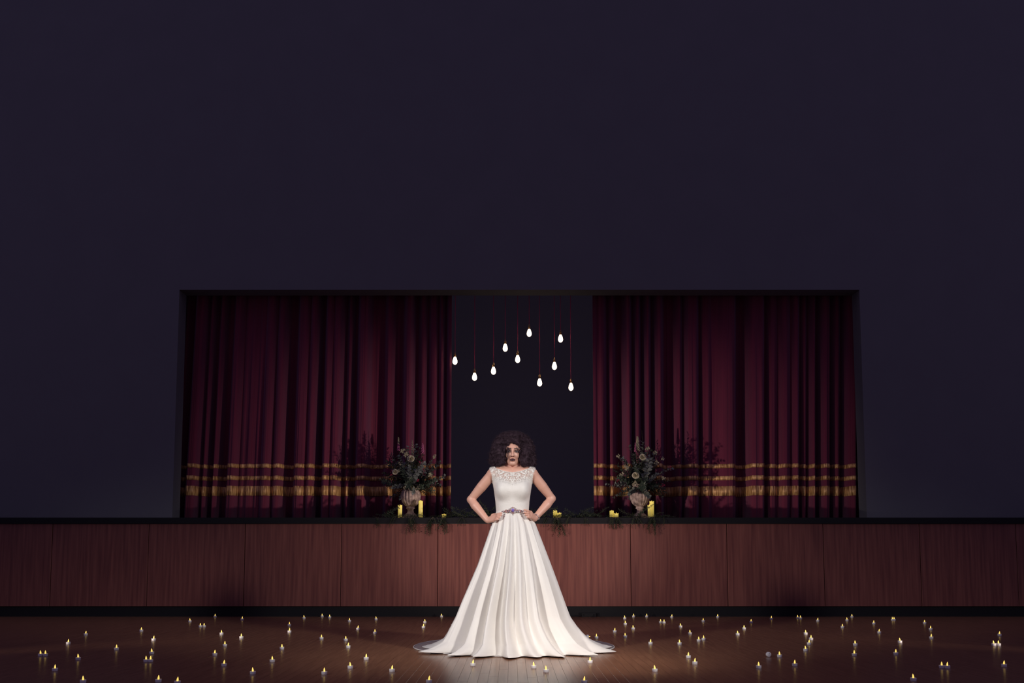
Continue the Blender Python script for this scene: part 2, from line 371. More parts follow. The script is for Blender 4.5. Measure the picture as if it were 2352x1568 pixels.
# ---------------------------------------------------------------- pillar candles along the stage
def candle(px, ytop, wpx, dy, label, group='pillar candles along the stage edge'):
    Y = YS + dy; p = AT(px, ytop, Y); r = wpx/2*Y/F; h = p.z - STZ
    o = thing('pillar_candle', label, 'candle', (p.x, Y, STZ), group)
    t = MB(); n = 20
    t.lathe([(r*0.97, 0.0), (r, 0.004), (r, h*0.5), (r, h - 0.006), (r*0.96, h), (r*0.84, h - 0.002), (r*0.7, h - 0.012), (0.0, h - 0.014)], n, flute=lambda a, k: 1.0 + (0.03*math.sin(2*a + px) if k >= 3 else 0))
    t.v = [(vx, vy, vz + (0.005*math.sin(math.atan2(vy, vx)*2 + px) if vz > h - 0.01 else 0)) for vx, vy, vz in t.v]
    t.build('wax', M['wax'], o)
    t = MB(); t.tube([(0,0,h-0.015),(0.001,0,h-0.006),(0.002,0,h+0.003)], 0.0012, 6); t.build('wick', M['wick'], o)
    t = MB(); t.lathe([(0.0035,h-0.006),(0.0045,h-0.001),(0.0035,h+0.006),(0.0005,h+0.013)], 8); t.build('flame', M['flame'], o)
candle(919, 1160, 9.5, 0.42, 'yellow glowing pillar candle beside the urn, shorter of the two flanking it')
candle(966.5, 1150, 10, 0.36, 'tall yellow glowing pillar candle in front of the urn, taller of the two flanking it')
candle(1020, 1181, 10, 0.22, 'short yellow glowing pillar candle standing alone in the garland near the bride')
candle(1275, 1172, 9.5, 0.30, 'taller of two glowing candles beside the bride\'s bracelet hand')
candle(1284.5, 1178, 9.5, 0.24, 'shorter of two glowing candles beside the bride\'s bracelet hand')
candle(1405, 1173, 10, 0.30, 'taller of two squat glowing candles set in the garland before the curtain')
candle(1415.5, 1178.5, 10, 0.24, 'shorter of two squat glowing candles set in the garland before the curtain')
candle(1497, 1151, 10, 0.36, 'tallest glowing pillar candle standing close against the urn')
candle(1491.5, 1160, 8, 0.28, 'slim glowing pillar candle in front of the tallest candle by the urn')

# ---------------------------------------------------------------- urns and flowers
def urn(px, label):
    Y = YS + 0.55; p = AT(px, 1175, Y); s = Y/F
    zr = lambda py: AT(px, py, Y).z - STZ
    o = thing('stone_urn', label, 'urn', (p.x, Y, STZ), 'urns of flowers on the stage')
    t = MB(); t.box((-0.10,-0.10,0), (0.10,0.10,0.045)); t.build('base', M['stone'], o, False)
    t = MB(); z0 = 0.04; zf = zr(1163)
    t.lathe([(0.088,z0),(0.090,z0+0.015),(0.075,z0+0.03),(0.048,z0+0.05),(0.040,zf-0.055),(0.046,zf-0.035),(0.060,zf-0.028),(0.060,zf-0.016),(0.05,zf-0.008),(0.06,zf+0.01)], 28); t.build('foot', M['stone'], o)
    zt = zr(1122); H = zt - zf
    pr = [(0.055,zf),(0.085,zf+H*0.08),(0.115,zf+H*0.24),(0.132,zf+H*0.42),(0.137,zf+H*0.58),(0.130,zf+H*0.76),(0.112,zf+H*0.90),(0.100,zf+H)]
    t = MB(); t.lathe(pr, 144, flute=lambda a, k: 1.0 - (0.10*(1-abs(math.sin(a*9)))**1.5 if 0 < k < 7 else 0.0)); t.build('bowl', M['stone'], o)
    t = MB(); t.lathe([(0.098,zt-0.004),(0.104,zt+0.004),(0.102,zt+0.014),(0.112,zt+0.020),(0.128,zt+0.038),(0.135,zt+0.052),(0.130,zt+0.058),(0.115,zt+0.045),(0.0,zt+0.030)], 40); t.build('rim', M['stone'], o)
    return Vector((p.x, Y, STZ + zt + 0.04))
UL = urn(943, 'weathered fluted stone urn with a candle on each side')
UR = urn(1470, 'weathered fluted stone urn with two candles at one side')

def rotto(d):                              # rotation taking +Z to d
    return Vector((0,0,1)).rotation_difference(Vector(d).normalized())
def branch_meshes(L, nl, ll, lw, mt, seed, bend=0.12, droop=0.0):
    rng = random.Random(seed)
    pts = [Vector((bend*L*math.sin(2.0*t/8), bend*0.5*L*(t/8)**2, L*t/8 - droop*L*(t/8)**2)) for t in range(9)]
    s = MB(); s.tube(pts, [0.0035 - 0.0024*t/8 for t in range(9)], 5)
    g = MB()
    for k in range(nl):
        t = 0.12 + 0.88*(k + rng.random()*0.6)/nl; i = min(7, int(t*8)); q = pts[i].lerp(pts[i+1], min(1, t*8 - i)); ax = (pts[i+1]-pts[i]).normalized()
        a = k*2.4 + rng.uniform(-.4,.4); u = ax.orthogonal().normalized(); side = u*math.cos(a) + ax.cross(u)*math.sin(a)
        d = (ax*rng.uniform(0.4, 0.9) + side).normalized(); sc = rng.uniform(0.7, 1.15)*(1.1 - 0.4*t)
        g.leaf(q, d, ax + side*0.2*rng.uniform(-1, 1) + Vector((0,-.4*rng.random(),.2)), ll*sc, lw*sc, rng.uniform(0, .3))
    return s.mesh('stem', M['stem']), g.mesh('leaves', mt)
VAR = {'dark': [branch_meshes(0.36, 34, 0.062, 0.026, M['leaf'], k) for k in range(3)],
       'euca': [branch_meshes(0.38, 34, 0.048, 0.038, M['euca'], 10 + k) for k in range(3)],
       'fern': [branch_meshes(0.30, 60, 0.050, 0.010, M['leaf'], 20 + k, 0.2) for k in range(3)],
       'garland': [branch_meshes(0.30, 30, 0.058, 0.024, M['leaf'], 30 + k, 0.25) for k in range(4)]}
def branch(kind, k, loc, d, sc, roll, label, group, name='foliage_branch'):
    o = thing(name, label, 'foliage', loc, group)
    q = rotto(d) @ Quaternion((0,0,1), roll); o.rotation_mode = 'QUATERNION'; o.rotation_quaternion = q; o.scale = (sc, sc, sc)
    s, g = VAR[kind][k % len(VAR[kind])]
    link('stem', s, o); l = link('leaves', g, o); l['kind'] = 'stuff'
    return o
def bouquet(U, lean, seed, where):
    rng = random.Random(seed)
    for k in range(64):
        az = k*2.39996; h = (k + 0.5)/64
        el = math.radians(-25 + 112*h) if True else 0
        d = Vector((math.cos(az)*math.cos(el), math.sin(az)*math.cos(el)*0.85 - 0.1, math.sin(el))).normalized()
        kind = ('dark', 'euca', 'euca', 'dark', 'fern')[k % 5]
        L = rng.uniform(0.75, 1.22)*(1.22 if el > 0.5 else 1.08 if el > 0 else 0.9) * (1.08 if kind == 'euca' else 0.98)
        nm = {'dark': 'broad dark green leaf branch', 'euca': 'grey-green eucalyptus branch', 'fern': 'fine dark fern frond'}[kind]
        branch(kind, k, U + Vector((0.02*math.cos(az), 0.02*math.sin(az), -0.01)), d, L, rng.uniform(0, 6), nm + ' in the bouquet of ' + where, nm + ' pieces in the bouquet of ' + where, {'dark': 'leafy_branch', 'euca': 'eucalyptus_branch', 'fern': 'fern_frond'}[kind])
WL = 'the urn between two candles'; WR = 'the urn with paired tall candles'
bouquet(UL, 0, 3, WL); bouquet(UR, 0, 5, WR)

def stem_to(o, U, p):
    t = MB(); a = U - p
    t.tube([(0,0,-0.005), a*0.45 + Vector((0, 0.03, 0.01)), a], [0.0025, 0.003, 0.0035], 5); t.build('stem', M['stem'], o)
def rose(px, py, rpx, U, dep, label, group):
    p = AT(px, py, U.y + dep); r = rpx*p.y/F
    o = thing('rose', label, 'flower', p, group)
    fd = Vector((0.15*random.uniform(-1,1), -1, 0.35)).normalized(); q = rotto(fd)
    for ring, (n, rr, open_) in enumerate(((3, 0.36, 0.25), (4, 0.62, 0.55), (5, 0.85, 0.95), (6, 1.0, 1.3))):
        for i in range(n):
            a = 2*PI*i/n + ring*0.6; t = MB(); V = []; nu, nv = 6, 5
            for v in range(nv):
                tv = v/(nv-1)
                for u in range(nu):
                    tu = (u/(nu-1) - 0.5); wd = (1.15*2*PI/n)*(0.5 + 0.5*math.sin(PI*min(1, tv*1.1)*0.6))
                    ang = a + tu*wd; bulge = rr*r*(0.25 + 0.75*math.sin(tv*PI*0.55)) * (1 + 0.12*open_*tv*tv)
                    hh = r*(0.9*tv*(1.15 - 0.28*open_) - 0.35 - 0.28*open_*tv**3) - abs(tu)*abs(tu)*r*0.5*tv
                    V.append(q @ Vector((bulge*math.cos(ang), bulge*math.sin(ang), hh + r*0.1)))
            t.add(V, [(v*nu+u, v*nu+u+1, (v+1)*nu+u+1, (v+1)*nu+u) for v in range(nv-1) for u in range(nu-1)])
            t.build('petal', M['rose'], o)
    stem_to(o, U, p)
def spike(px, y0, y1, wpx, mts, U, dep, label, group, name='flower_spike'):
    p = AT(px, y1, U.y + dep); top = AT(px, y0, U.y + dep); H = top.z - p.z; w = wpx*p.y/F/2
    o = thing(name, label, 'flower', p, group)
    half = len(mts)
    for part in range(half):
        t = MB()
        for k in range(26):
            z = H*(part + (k+0.5)/26)/half; a = k*2.4; r = w*(1.0 - 0.65*z/H)*0.7
            t.ell((r*math.cos(a), r*math.sin(a), z), (w*0.42*(1.1-0.6*z/H),)*2 + (w*0.5*(1.1-0.6*z/H),), 6, 4)
        t.build('blossoms', mts[part], o)
    t = MB(); a = U - p; t.tube([(0,0,H*0.98), (0,0,0), a*0.5 + Vector((0,0.02,0)), a], [0.001,0.0025,0.003,0.003], 5); t.build('stem', M['stem'], o)
def cluster(px, py, rpx, n, mt, U, dep, label, group, name='blossom_cluster'):
    p = AT(px, py, U.y + dep); r = rpx*p.y/F
    o = thing(name, label, 'flower', p, group); rng = random.Random(int(px*7+py)); t = MB()
    for k in range(n):
        d = Vector((rng.gauss(0,1), rng.gauss(0,1), rng.gauss(0,1))).normalized()*r*rng.random()**0.5
        for j in range(5):
            a = j*2*PI/5; t.leaf(d, (math.cos(a), -0.5, math.sin(a)), (0,-1,0.3), r*0.34, r*0.26)
    t.build('blossoms', mt, o); stem_to(o, U, p)
G1 = 'roses in ' + WL; G2 = 'roses in ' + WR
rose(943.5, 1053, 7.6, UL, -0.22, 'largest open cream rose near the top of the bouquet between two candles', G1)
rose(907.5, 1083.5, 6.2, UL, -0.24, 'cream rose at the outer side of the bouquet between two candles', G1)
rose(945, 1121, 6.4, UL, -0.22, 'cream rose hanging low over the rim of the urn between two candles', G1)
rose(1476.5, 1049.5, 7.2, UR, -0.22, 'cream rose high in the bouquet by the paired tall candles', G2)
rose(1460, 1091.5, 7.4, UR, -0.27, 'cream rose low at the middle of the bouquet by the paired tall candles', G2)
spike(915, 1004, 1034, 6.5, [M['pink'], M['spray']], UL, -0.02, 'pink flower spike with pale tip rising above the bouquet between two candles', 'pink spikes in ' + WL)
spike(970.5, 1018, 1041, 9, [M['pink']], UL, -0.06, 'short plump pink flower spike in the bouquet between two candles', 'pink spikes in ' + WL)
spike(947, 1010, 1042, 6, [M['spray']], UL, -0.05, 'slim cream flower spike standing in the bouquet between two candles', 'cream spikes in ' + WL)
spike(1465, 1002, 1034, 11, [M['spray'], M['spray']], UR, -0.04, 'tall cream flower spike at the top of the bouquet by the paired tall candles', 'spikes in ' + WR)
spike(1459.5, 1016, 1037, 6, [M['pink']], UR, -0.08, 'pink flower spike beside the tall cream spike in the bouquet', 'spikes in ' + WR)
for px, py, r in ((925, 1035, 6), (932, 1044, 7), (920, 1064, 5), (916, 1081, 5), (988, 1090, 6), (930, 1119, 6), (961, 1119, 6), (998, 1048, 5)):
    cluster(px, py, r, 16, M['spray'], UL, -0.2, 'cluster of small cream blossoms in the bouquet of ' + WL, 'cream clusters in ' + WL)
for px, py, r in ((966, 1063, 4.5), (898, 1090, 3.5), (960, 1103, 4.5)):
    cluster(px, py, r, 10, M['red'], UL, -0.22, 'dark red blossom among the leaves of ' + WL, 'red blossoms in ' + WL)
for px, py, r in ((1438, 1073, 6), (1508, 1063, 5.5), (1487, 1031, 6), (1460, 1108, 7), (1505, 1040, 5), (1427, 1089, 6), (1487, 1087, 5), (1521, 1053, 5), (1420, 1048, 5), (1478, 1119, 5), (1479, 1079, 4.5), (1524, 1098, 5)):
    cluster(px, py, r, 16, M['spray'], UR, -0.2, 'cluster of small cream blossoms in the bouquet of ' + WR, 'cream clusters in ' + WR)
for px, py, r in ((1418, 1101, 4.5), (1522, 1113, 5), (1538, 1074, 5)):
    cluster(px, py, r, 10, M['red'], UR, -0.15, 'dark red blossom among the leaves of ' + WR, 'red blossoms in ' + WR)
p = AT(1474, 988, UR.y); t = MB(); t.tube([(0,0,0), (0.012, 0, -0.2), UR - p], [0.0015, 0.003, 0.004], 5)
tag(t.build('twig', M['stem'], None, True, p), 'bare upright twig, tallest thing in the bouquet by the paired tall candles', 'twig', 'twigs in ' + WR)
p = AT(1523, 1032, UR.y - .1); t = MB(); t.tube([(0,0,0), (-0.05, 0, -0.07), UR - p], [0.0015, 0.003, 0.004], 5)
tag(t.build('twig', M['stem'], None, True, p), 'bare slanting twig at the outer side of the bouquet by paired candles', 'twig', 'twigs in ' + WR)

# garland along the stage edge
rng = random.Random(11)
gx0, gx1 = AT(872, 1190, YS).x, AT(1530, 1190, YS).x
for k in range(150):
    x = gx0 + (gx1 - gx0)*(k + rng.uniform(-.4, .4))/149
    d = Vector((rng.choice((-1, 1))*rng.uniform(0.5, 1), rng.uniform(-0.35, 0.3), rng.uniform(0.1, 0.6)))
    sc = rng.uniform(0.5, 0.95)
    if min(abs(x - AT(q, 1185, YS + 0.25).x) for q in (919, 966, 1020, 1275, 1284, 1405, 1415, 1495)) < 0.17: d.z *= 0.15; d.y = abs(d.y)*0.3 - 0.25; sc *= 0.6
    branch(('garland', 'dark', 'garland', 'fern')[k % 4], k, Vector((x, YS + rng.uniform(0.03, 0.16), STZ + 0.012)), d, sc, rng.uniform(0, 6),
           'fine feathery fern sprig lying in the garland along the stage edge' if k % 4 == 3 else 'dark broad-leaved sprig lying in the garland along the stage edge', 'fern sprigs in the garland' if k % 4 == 3 else 'leafy sprigs in the garland', 'fern_sprig' if k % 4 == 3 else 'leafy_sprig')
for px, n, ln in ((866, 3, 12), (905, 3, 13), (944, 6, 27), (998, 6, 29), (1017, 5, 22), (1062, 3, 14), (1257, 2, 10), (1276, 6, 29), (1310, 3, 11), (1345, 3, 10), (1408, 5, 17), (1418, 4, 17), (1462, 4, 14), (1500, 6, 26), (1520, 3, 10)):
    for j in range(n):
        p = AT(px + rng.uniform(-6, 6), 1190, YS)
        L = (ln + 13)/179.0*rng.uniform(0.7, 1.05)/0.30
        branch('garland' if j % 2 else 'fern', j + px, Vector((p.x, YS - 0.045, STZ + 0.01)), (rng.uniform(-.3, .3), -0.13, -1), L*1.05, rng.uniform(0, 6),
               'dark leafy sprig hanging down over the stage edge' if j % 2 else 'fine fern sprig hanging down over the stage edge', 'leafy sprigs hanging over the stage edge' if j % 2 else 'ferns hanging over the stage edge', 'leafy_sprig' if j % 2 else 'fern_sprig')

# ---------------------------------------------------------------- the bride
YP = 8.25
o0 = AT(1177, 1495, YP); OX = o0.x
person = thing('person', 'woman with a big dark afro in an ivory gown standing hands on hips', 'person', (OX, YP, 0))
def LP(px, py, dy): p = AT(px, py, YP + dy); return np.array([p.x - OX, dy, p.z])
h = 0.0036
gx = np.arange(-0.43, 0.43, h, dtype=np.float32); gy = np.arange(-0.21, 0.20, h, dtype=np.float32); gz = np.arange(-0.012, 1.86, h, dtype=np.float32)
shape = (len(gx), len(gy), len(gz))
def smin(a, b, k):
    hh = np.clip(0.5 + 0.5*(b - a)/k, 0, 1); return b*(1-hh) + a*hh - k*hh*(1-hh)
def sl(g, lo, hi): return slice(max(0, np.searchsorted(g, lo)), min(len(g), np.searchsorted(g, hi)))
def add(Fd, lo, hi, fn, k, op='u'):
    pad = 0.03 + k
    a, b, c = sl(gx, lo[0]-pad, hi[0]+pad), sl(gy, lo[1]-pad, hi[1]+pad), sl(gz, lo[2]-pad, hi[2]+pad)
    X, Y, Z = gx[a][:,None,None], gy[b][None,:,None], gz[c][None,None,:]
    v = fn(X, Y, Z).astype(np.float32)
    if op == 'u': Fd[a,b,c] = smin(Fd[a,b,c], v, k)
    else: Fd[a,b,c] = -smin(-Fd[a,b,c], v, k)
def cone(Fd, p, q, r1, r2, k=0.02):
    p = np.array(p, float); q = np.array(q, float); R = max(r1, r2); d = q - p; L2 = d @ d
    def fn(X, Y, Z):
        t = np.clip(((X-p[0])*d[0] + (Y-p[1])*d[1] + (Z-p[2])*d[2])/L2, 0, 1)
        return np.sqrt((X-p[0]-t*d[0])**2 + (Y-p[1]-t*d[1])**2 + (Z-p[2]-t*d[2])**2) - (r1 + (r2-r1)*t)
    add(Fd, np.minimum(p, q) - R, np.maximum(p, q) + R, fn, k)
def ellip(Fd, c, r, k=0.02, op='u'):
    c = np.array(c, float); r = np.array(r, float)
    def fn(X, Y, Z):
        k0 = np.sqrt(((X-c[0])/r[0])**2 + ((Y-c[1])/r[1])**2 + ((Z-c[2])/r[2])**2)
        return (k0 - 1)*r.min()
    add(Fd, c - r, c + r, fn, k, op)
T = np.ones(shape, np.float32)
tz = np.array([0.74, 0.80, 0.92, 1.05, 1.139, 1.22, 1.30, 1.38, 1.43, 1.46, 1.49, 1.53])
ta = np.array([0.12, 0.155, 0.172, 0.148, 0.124, 0.130, 0.141, 0.152, 0.155, 0.145, 0.10, 0.03])
tb = np.array([0.08, 0.10, 0.112, 0.100, 0.086, 0.092, 0.100, 0.092, 0.080, 0.068, 0.055, 0.03])
def torso(X, Y, Z):
    a = np.interp(gzz(Z), tz, ta).astype(np.float32)[None,None,:]; b = np.interp(gzz(Z), tz, tb).astype(np.float32)[None,None,:]
    v = (np.sqrt((X/a)**2 + ((Y-0.005)/b)**2) - 1)*np.minimum(a, b)
    return np.maximum(v, np.maximum(0.76 - Z, Z - 1.50))
def gzz(Z): return Z.ravel()
add(T, (-.18,-.13,.75), (.18,.13,1.52), torso, 0.03)
for s in (-1, 1):
    ellip(T, (s*0.066, -0.068, 1.315), (0.060, 0.055, 0.062), 0.04)
    cone(T, (s*0.02, 0.02, 1.53), (s*0.150, 0.008, 1.462), 0.036, 0.032, 0.03)
    ellip(T, (s*0.162, 0.006, 1.452), (0.046, 0.046, 0.046), 0.035)
cone(T, (0, 0.024, 1.46), (0, 0.018, 1.58), 0.042, 0.038, 0.022)
for s in (-1, 1):
    cone(T, (s*0.025, -0.052, 1.476), (s*0.125, -0.026, 1.486), 0.0045, 0.004, 0.03)
EL = LP(1081.5, 1147, 0.085); ER = LP(1267.5, 1144.5, 0.085)
WLp = LP(1119, 1194, -0.030); WRp = LP(1228, 1190, -0.030)
SHL = np.array([-0.168, 0.005, 1.45]); SHR = np.array([0.168, 0.005, 1.45])
for S, E in ((SHL, EL), (SHR, ER)):
    Mid = S*0.5 + E*0.5
    cone(T, S, Mid, 0.043, 0.042, 0.012); cone(T, Mid, E, 0.042, 0.031, 0.002)
B = T.copy()
def arm(E, Wp, s, kn, tips, heel):
    m1 = E*0.70 + Wp*0.30 + np.array([s*0.003, -0.004, 0.0])
    cone(B, E, m1, 0.031, 0.037, 0.012); cone(B, m1, Wp, 0.037, 0.0245, 0.002)
    palm = (kn[0] + kn[3])/2
    for i in range(4):                              # back of the hand: four metacarpals
        cone(B, Wp + (heel - Wp)*(i/3.0)*0.6, kn[i], 0.0155, 0.0105, 0.010)
    for i in range(4):
        a, b = kn[i], tips[i]; n = np.array([s*0.25, -1.0, 0.1]); L = np.linalg.norm(b-a)
        p1 = a + (b-a)*0.42 + n*0.010; p2 = a + (b-a)*0.74 + n*0.008
        cone(B, a, p1, 0.0098, 0.0090, 0.0035); cone(B, p1, p2, 0.0088, 0.0080, 0.003); cone(B, p2, b, 0.0080, 0.0066, 0.003)
    # thumb leaves the side of the palm and goes back round the waist
    t0 = Wp*0.55 + kn[0]*0.45 + np.array([0, 0.012, 0.004]); t1 = t0 + np.array([-s*0.012, 0.036, 0.022]); t2 = t1 + np.array([-s*0.022, 0.026, 0.010])
    cone(B, Wp*0.8 + kn[0]*0.2, t0, 0.015, 0.012, 0.008); cone(B, t0, t1, 0.0115, 0.0095, 0.005); cone(B, t1, t2, 0.0095, 0.0075, 0.004)
knL = [LP(1137.5, 1182.5, -0.088), LP(1138.0, 1187.0, -0.092), LP(1136.8, 1191.5, -0.092), LP(1134.5, 1195.5, -0.086)]
tpL = [LP(1154, 1177.5, -0.128), LP(1153.5, 1182.3, -0.134), LP(1150, 1187.3, -0.134), LP(1145.5, 1191.8, -0.128)]
knR = [LP(1219.5, 1175.5, -0.088), LP(1219.0, 1180.5, -0.092), LP(1219.8, 1185.2, -0.092), LP(1221.5, 1189.5, -0.086)]
tpR = [LP(1202.5, 1170.5, -0.128), LP(1202.0, 1176.0, -0.134), LP(1204.5, 1181.8, -0.134), LP(1209, 1187.0, -0.128)]
arm(EL, WLp, -1, knL, tpL, LP(1124.5, 1199, -0.05)); arm(ER, WRp, 1, knR, tpR, LP(1229, 1194, -0.05))
# head
HX = 0.001
ellip(B, (HX, 0.022, 1.650), (0.074, 0.092, 0.088), 0.02)
ellip(B, (HX, -0.018, 1.608), (0.053, 0.066, 0.078), 0.022)
ellip(B, (HX, -0.062, 1.532), (0.017, 0.017, 0.014), 0.025)
for s in (-1, 1):
    cone(B, (HX + s*0.047, 0.02, 1.585), (HX + s*0.016, -0.052, 1.534), 0.017, 0.011, 0.025)
    ellip(B, (HX + s*0.033, -0.056, 1.600), (0.018, 0.018, 0.018), 0.02)      # cheek
    cone(B, (HX + s*0.012, -0.083, 1.650), (HX + s*0.042, -0.070, 1.651), 0.007, 0.006, 0.012)  # brow ridge
    ellip(B, (HX + s*0.031, -0.100, 1.630), (0.019, 0.018, 0.013), 0.012, 's')
    ellip(B, (HX + s*0.031, -0.086, 1.6288), (0.0140, 0.020, 0.0040), 0.002, 's')  # socket
    ellip(B, (HX + s*0.074, 0.02, 1.615), (0.008, 0.018, 0.028), 0.008)        # ear
    ellip(B, (HX + s*0.010, -0.090, 1.594), (0.0075, 0.009, 0.0065), 0.006)
cone(B, (HX, -0.080, 1.640), (HX, -0.100, 1.597), 0.0065, 0.0095, 0.010)
ellip(B, (HX, -0.081, 1.5672), (0.024, 0.011, 0.0062), 0.006); ellip(B, (HX, -0.080, 1.5560), (0.020, 0.012, 0.0078), 0.006)
ellip(B, (HX, -0.098, 1.5618), (0.022, 0.008, 0.0012), 0.003, 's')
# legs and feet under the skirt
for s in (-1, 1):
    cone(B, (s*0.085, 0, 0.86), (s*0.075, -0.005, 0.47), 0.082, 0.052, 0.03); cone(B, (s*0.075, -0.005, 0.47), (s*0.07, 0.02, 0.32), 0.050, 0.052, 0.02)
    cone(B, (s*0.07, 0.02, 0.32), (s*0.068, 0.03, 0.08), 0.052, 0.032, 0.02); cone(B, (s*0.068, 0.035, 0.05), (s*0.075, -0.11, 0.024), 0.032, 0.026, 0.02)
def surface_net(Fd, iso=0.0):
    S = Fd < iso
    n = S[:-1,:-1,:-1].astype(np.int8); n = n*0
    for dx in (0,1):
        for dy in (0,1):
            for dz in (0,1): n += S[dx:S.shape[0]-1+dx, dy:S.shape[1]-1+dy, dz:S.shape[2]-1+dz]
    act = np.argwhere((n > 0) & (n < 8)); idx = np.full(n.shape, -1, np.int32); idx[act[:,0], act[:,1], act[:,2]] = np.arange(len(act))
    cor = [(a,b,c) for a in (0,1) for b in (0,1) for c in (0,1)]
    val = np.stack([Fd[act[:,0]+a, act[:,1]+b, act[:,2]+c] for a,b,c in cor], 1) - iso
    P = np.zeros((len(act),3)); cnt = np.zeros(len(act))
    for i in range(8):
        for j in range(i+1, 8):
            df = [cor[j][q]-cor[i][q] for q in range(3)]
            if sum(abs(q) for q in df) != 1: continue
            m = (val[:,i] < 0) != (val[:,j] < 0); t = np.where(m, val[:,i]/np.where(m, val[:,i]-val[:,j], 1), 0)
            for q in range(3): P[:,q] += m*(cor[i][q] + t*df[q])
            cnt += m
    P = P/cnt[:,None] + act
    V = np.stack([gx[0] + P[:,0]*h, gy[0] + P[:,1]*h, gz[0] + P[:,2]*h], 1)
    Q = []
    for ax in range(3):
        u, v = [(1,2),(2,0),(0,1)][ax]
        a = [slice(None)]*3; b = [slice(None)]*3; a[ax] = slice(0,-1); b[ax] = slice(1,None)
        Sa, Sb = S[tuple(a)], S[tuple(b)]; e = np.argwhere(Sa != Sb); e = e[(e[:,u] > 0) & (e[:,v] > 0)]
        e = e[(e[:,u] < n.shape[u]) & (e[:,v] < n.shape[v])]
        fl = Sa[e[:,0], e[:,1], e[:,2]]
        def cell(du, dv): c = e.copy(); c[:,u] += du; c[:,v] += dv; return idx[c[:,0], c[:,1], c[:,2]]
        q = np.stack([cell(-1,-1), cell(0,-1), cell(0,0), cell(-1,0)], 1)
        q[~fl] = q[~fl][:, ::-1]; Q.append(q)
    return V, np.concatenate(Q)
V, Q = surface_net(B)
body = np_mesh('body', V, Q, M['skin'], person)
# skin, lips, brows and make-up as true colours of the skin; nostril shade painted in
X, Y, Z = V[:,0] - HX, V[:,1], V[:,2]
col = np.tile(np.array([0.70, 0.385, 0.285]), (len(V), 1)); front = Y < -0.035
def paint(mask, c, a=1.0):
    k = (np.clip(mask, 0, 1)*a*front)[:,None]; col[:] = col*(1-k) + np.array(c)*k
sm = lambda d, wdt=0.25: np.clip((1 - d)/wdt, 0, 1)
paint(sm(np.sqrt((X/0.025)**2 + ((Z-1.5612)/0.0135)**2)), (0.055, 0.010, 0.016))
for s in (-1, 1):
    paint(sm(np.sqrt(((X-s*0.033)/0.027)**2 + ((Z-1.6325)/0.0165)**2), 0.5), (0.03, 0.018, 0.02), 0.95)
    zb = 1.650 + 0.004*np.sin((np.abs(X)-0.012)/0.034*PI)
    paint(sm(np.abs(Z - zb)/0.0048)*((X*s > 0.011) & (X*s < 0.048)), (0.02, 0.012, 0.012))
    paint(sm(np.sqrt(((X-s*0.0105)/0.0045)**2 + ((Z-1.5885)/0.003)**2), 0.5), (0.10, 0.035, 0.03))  # nostril shade put into the skin colour
hand = (np.abs(V[:,2] - 1.12) < 0.12) & (Y < -0.05) & (np.abs(V[:,0]) > 0.07)
tips = np.stack(tpL + tpR)
dn = np.min(np.linalg.norm(V[:,None,:][hand] - tips[None], axis=2), axis=1) if hand.any() else np.array([])
ci = np.where(hand)[0][(dn < 0.0065)]
ci = ci[V[ci,1] < np.array([tips[np.argmin(np.linalg.norm(tips - V[i], axis=1)),1] for i in ci]) - 0.002]
col[ci] = (0.75, 0.66, 0.64)
at = body.data.color_attributes.new('skin_tone', 'FLOAT_COLOR', 'POINT')
at.data.foreach_set('color', np.concatenate([col, np.ones((len(V),1))], 1).astype(np.float32).ravel())
n_ = N(M['skin'], 'ShaderNodeVertexColor', layer_name='skin_tone'); LK(M['skin'], n_.outputs['Color'], M['skin'].node_tree.nodes['Principled BSDF'].inputs['Base Color'])
for s in (-1, 1):
    t = MB(); t.ell((0,0,0), (0.0125,)*3, 16, 12); e = t.build('eye', M['eye'], person, True, (HX + s*0.031, -0.0640, 1.6295))
    t = MB(); t.ell((0,-0.0105,0), (0.0062,0.0030,0.0062), 14, 8); t.build('iris', M['iris'], e)

# bodice: cloth over the torso, cut at neckline, armholes and waist
V, Q = surface_net(T, 0.0065)
ax = np.abs(V[:,0]); z = V[:,2]
zn = np.interp(ax, [0, 0.06, 0.10, 0.13, 0.15, 0.20], [1.458, 1.465, 1.480, 1.492, 1.52, 1.54])
zn = np.where(V[:,1] > 0.03, zn - 0.03, zn)
xa = np.interp(z, [1.10, 1.30, 1.345, 1.37, 1.42, 1.46, 1.485, 1.52], [0.30, 0.30, 0.185, 0.168, 0.170, 0.180, 0.192, 0.192])
keep = (z > 1.118) & (z < zn) & (ax < xa) & ~((ax > 0.162) & (z < 1.36))
kq = keep[Q].all(axis=1); Q = Q[kq]; used = np.unique(Q); mp_ = np.full(len(V), -1); mp_[used] = np.arange(len(used))
bod = np_mesh('bodice', V[used], mp_[Q], None or mat('lace', (0.82, 0.79, 0.73), 0.5), person)
s_ = bod.modifiers.new('thickness', 'SOLIDIFY'); s_.thickness = 0.002; s_.offset = 1.0
lm = bod.data.materials[0]; nt = lm.node_tree; pb = nt.nodes['Principled BSDF']
tc = N(lm, 'ShaderNodeTexCoord'); sp = N(lm, 'ShaderNodeSeparateXYZ'); LK(lm, tc.outputs['Object'], sp.inputs[0])
absx = N(lm, 'ShaderNodeMath', operation='ABSOLUTE'); LK(lm, sp.outputs['X'], absx.inputs[0])
cmb = N(lm, 'ShaderNodeCombineXYZ'); LK(lm, absx.outputs[0], cmb.inputs['X']); LK(lm, sp.outputs['Y'], cmb.inputs['Y']); LK(lm, sp.outputs['Z'], cmb.inputs['Z'])
vo = N(lm, 'ShaderNodeTexNoise'); vo.inputs['Scale'].default_value = 34; vo.inputs['Detail'].default_value = 2.5; vo.inputs['Distortion'].default_value = 2.5; LK(lm, cmb.outputs[0], vo.inputs['Vector'])
